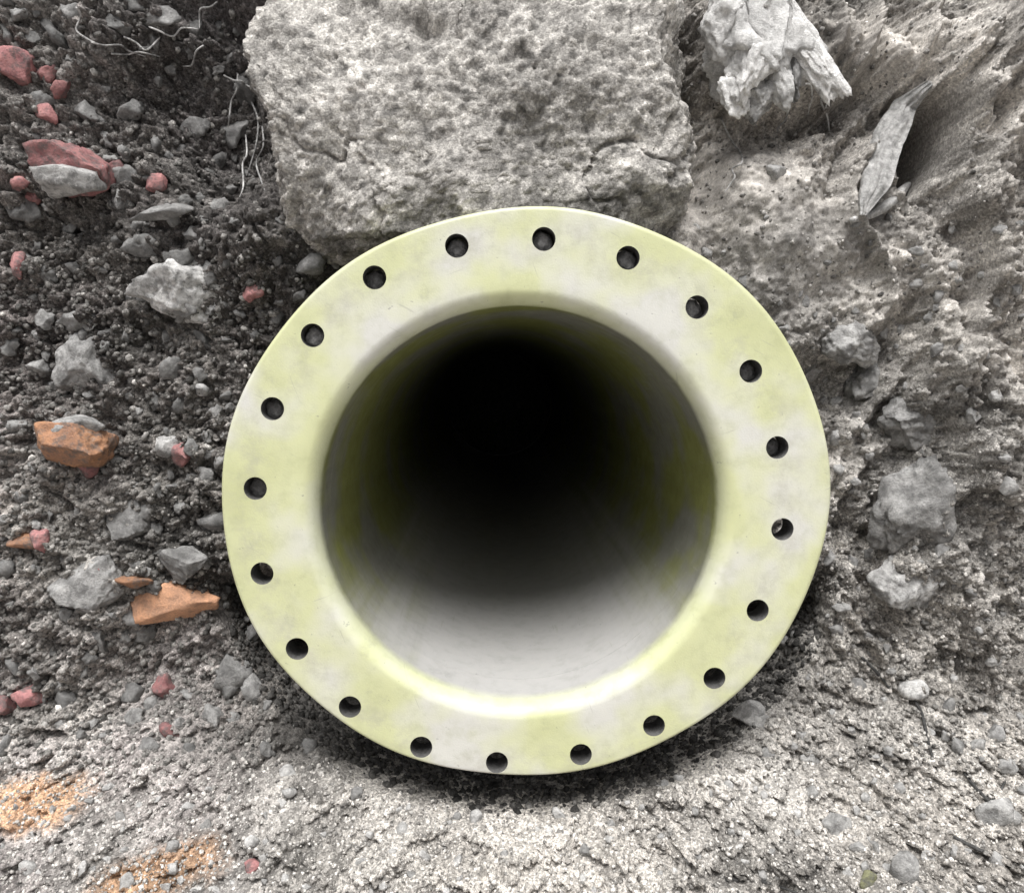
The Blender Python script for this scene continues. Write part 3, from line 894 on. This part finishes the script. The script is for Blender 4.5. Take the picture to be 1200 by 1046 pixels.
LAND = {'soil_clod': [(96, 200, 'the half brick'), (214, 345, 'the ragged white stone'), (106, 416, 'the pointed grey stone'), (92, 522, 'the broken orange brick'),
                      (112, 686, 'the wide flat grey stone'), (207, 703, 'the orange brick slab'), (272, 786, 'the lower flange shadow'), (100, 800, 'the edge of the pale sand'),
                      (150, 50, 'the tangled rootlets'), (290, 230, 'the left foot of the pale block'), (280, 520, 'the left flange edge')],
        'pebble': [(60, 950, 'the wide orange clay stain'), (190, 1020, 'the smaller orange clay stain'), (430, 960, 'the left end of the pipe shadow'), (620, 970, 'the middle of the pipe shadow'),
                   (800, 950, 'the right end of the pipe shadow'), (980, 966, 'the lone round grey stone'), (1016, 1030, 'the small olive stone'), (1160, 960, 'the forked dark twig')],
        'stone_chip': [(996, 398, 'the pale split stone'), (1082, 600, 'the knobbly pale boulder'), (1069, 806, 'the white stone at the twig'), (880, 838, 'the angular stone by the flange shadow'),
                       (1125, 430, 'the fibrous earth ridge'), (930, 280, 'the smooth clay shoulder'), (980, 600, 'the right flange edge'), (1150, 760, 'the cracked clay')],
        'red_chip': [(60, 100, 'the red brick corner'), (96, 200, 'the half brick'), (214, 345, 'the ragged white stone'), (92, 522, 'the broken orange brick'),
                     (112, 660, 'the wide flat grey stone'), (190, 830, 'the edge of the pale sand'), (40, 812, 'the left margin of the pale sand')]}
KINDW = {'soil_clod': 'dark soil clod', 'pebble': 'pale pebble', 'stone_chip': 'grey stone chip', 'red_chip': 'red brick chip'}
placed = []
def small(kind, px, py, size, flat=.75, up=-.12):
    mt, ms, lab, cat, grp = KINDS[kind]
    c, d = surf(px, py)
    s = d / F_PX * size * .5
    o = bpy.data.objects.new(kind, random.choice(ms))
    COL.objects.link(o)
    c = c - FW * s * up
    rot = Matrix.Rotation(random.uniform(0, 6.28), 3, 'Z') @ Matrix.Rotation(random.uniform(-.5, .5), 3, 'X')
    sc = Matrix.Diagonal((s * random.uniform(.85, 1.25), s * random.uniform(.7, 1.0), s * flat))
    o.matrix_world = Matrix.Translation(c) @ (frame(0) @ rot @ sc).to_4x4()
    o['category'] = cat
    where = min(LAND[kind], key=lambda q: (q[0] - px) ** 2 + (q[1] - py) ** 2)[2]
    placed.append((kind, where, size, o))

def label_small():
    sets = {}
    for k, w, sz, o in placed:
        sets.setdefault((k, w), []).append((sz, o))
    for (k, w), rows in sets.items():
        rows.sort(key=lambda r: -r[0])
        for i, (sz, o) in enumerate(rows):
            if len(rows) == 1: lab = 'single %s near %s'
            elif i == 0: lab = 'largest %s near %s'
            elif i == 1: lab = 'second largest %s near %s'
            elif sz > 15: lab = 'medium sized %s near %s'
            else: lab = 'small %s near %s'
            o['label'] = lab % (KINDW[k], w)
            o['group'] = KINDW[k] + 's near ' + w

CHIPS = [(22, 90, 18), (56, 87, 18), (72, 104, 18), (56, 135, 17), (135, 198, 18), (24, 216, 18), (40, 231, 17), (184, 215, 18), (24, 311, 19),
         (296, 342, 18), (215, 534, 20), (105, 545, 22), (40, 812, 26), (192, 804, 24), (200, 855, 17), (296, 1016, 18), (8, 826, 22), (48, 632, 20), (122, 672, 20), (60, 512, 16)]
for (x, y, s) in CHIPS:
    small('red_chip', x, y, s * 1.25, .8, .30)
taken = []
def scatter(kind, count, box, smin, smax, m=4, flat=.75):
    n = tries = 0
    while n < count and tries < count * 60:
        tries += 1
        x = random.uniform(box[0], box[2]); y = random.uniform(box[1], box[3])
        if near_pipe(x, y, m) or (y > 760 and near_pipe(x, y, 36)): continue
        if 305 < x < 785 and y < 258: continue
        s = smin + (smax - smin) * random.random() ** 2.6
        if any((x - a) ** 2 + (y - b) ** 2 < (.45 * (s + r)) ** 2 for a, b, r in taken): continue
        taken.append((x, y, s)); n += 1
        small(kind, x, y, s, flat)
scatter('soil_clod', 230, (0, 0, 420, 880), 11, 34, flat=.8)
scatter('pebble', 130, (0, 900, 1200, 1046), 9, 20)
scatter('stone_chip', 130, (790, 250, 1200, 900), 9, 24)
label_small()

# fine gravel: nobody could count it
def gravel(name, tone, count, boxes, smin, smax, seed, hollow=False):
    rs = np.random.RandomState(seed)
    X, Y = [], []
    while len(X) < count:
        b = boxes[rs.randint(len(boxes))]
        x, y = rs.uniform(b[0], b[2]), rs.uniform(b[1], b[3])
        if hollow:
            if near_pipe(x, y, -14) or not near_pipe(x, y, 34 + 10 * rs.rand()): continue
        elif (1040 < x < 1110 and 105 < y < 230) or near_pipe(x, y, -8) or (y > 700 and near_pipe(x, y, 38)) or (305 < x < 785 and y < 250): continue
        X.append(x); Y.append(y)
    X, Y = np.array(X), np.array(Y)
    d = np.full(len(X), 1.17)
    for _ in range(12):
        d = .5 * d + .5 * lookup((X - CX) / F_PX * d, -(Y - CY) / F_PX * d)
    if hollow:
        d = np.array([surf(x, y)[1] for x, y in zip(X, Y)])
    C = CAM + np.outer((X - CX) / F_PX * d, RX) - np.outer((Y - CY) / F_PX * d, UP) + np.outer(d, FW)
    tp, tf = rock_points(seed, 1, cuts=6, rough=.12)
    tf = np.array(tf)
    S = (smin + (smax - smin) * rs.rand(len(X)) ** 2.5) * .5 * d / F_PX
    A = rs.normal(size=(len(X), 3, 3))
    Qm, _ = np.linalg.qr(A)
    loc = (tp[None] * rs.uniform(.6, 1.2, (len(X), 1, 3))) @ Qm
    V = (C[:, None] + loc * S[:, None, None]).reshape(-1, 3)
    Fc = (tf[None] + (np.arange(len(X)) * len(tp))[:, None, None]).reshape(-1, 3)
    me = bpy.data.meshes.new(name)
    me.vertices.add(len(V)); me.vertices.foreach_set('co', V.astype(np.float32).ravel())
    me.loops.add(Fc.size); me.loops.foreach_set('vertex_index', Fc.astype(np.int32).ravel())
    me.polygons.add(len(Fc))
    me.polygons.foreach_set('loop_start', (np.arange(len(Fc)) * 3).astype(np.int32))
    me.polygons.foreach_set('loop_total', np.full(len(Fc), 3, np.int32))
    me.update(calc_edges=True)
    tn = np.repeat(tone * np.exp(rs.normal(0, .42, len(X))), len(tp)); tn = np.clip(tn, .02, .7)
    at = me.color_attributes.new('soil_colour', 'FLOAT_COLOR', 'POINT')
    at.data.foreach_set('color', np.c_[tn * 1.015, tn, tn * .985, np.full(len(tn), .6)].astype(np.float32).ravel())
    return me
o = link('crumbled_soil', gravel('crumbled_soil', .19, 7500, [(-60, -40, 430, 900), (-60, 300, 330, 900)], 3, 11, 701), M_SOIL, None, 'dark crumbled soil scattered left of the pipe', 'soil', kind='stuff', smooth_shade=False)
o = link('shaded_crumbs', gravel('shaded_crumbs', .075, 3800, [(270, 690, 960, 960)], 3, 15, 707, True), M_SOIL, None, 'soil crumbs tinted dark for shade in the hollow under the flange', 'soil', kind='stuff', smooth_shade=False)  # crumb colour kept dark to strengthen the shadow below the rim
o = link('sand_grit', gravel('sand_grit', .44, 12000, [(-60, 890, 1260, 1100)], 2.5, 8, 703), M_SOIL, None, 'pale grit scattered over the sand below the pipe', 'grit', kind='stuff', smooth_shade=False)
o = link('clay_grit', gravel('clay_grit', .27, 5500, [(790, -40, 1260, 900), (840, 560, 1260, 900)], 2.5, 9, 705), M_SOIL, None, 'grey grit scattered over the right clay bank', 'grit', kind='stuff', smooth_shade=False)
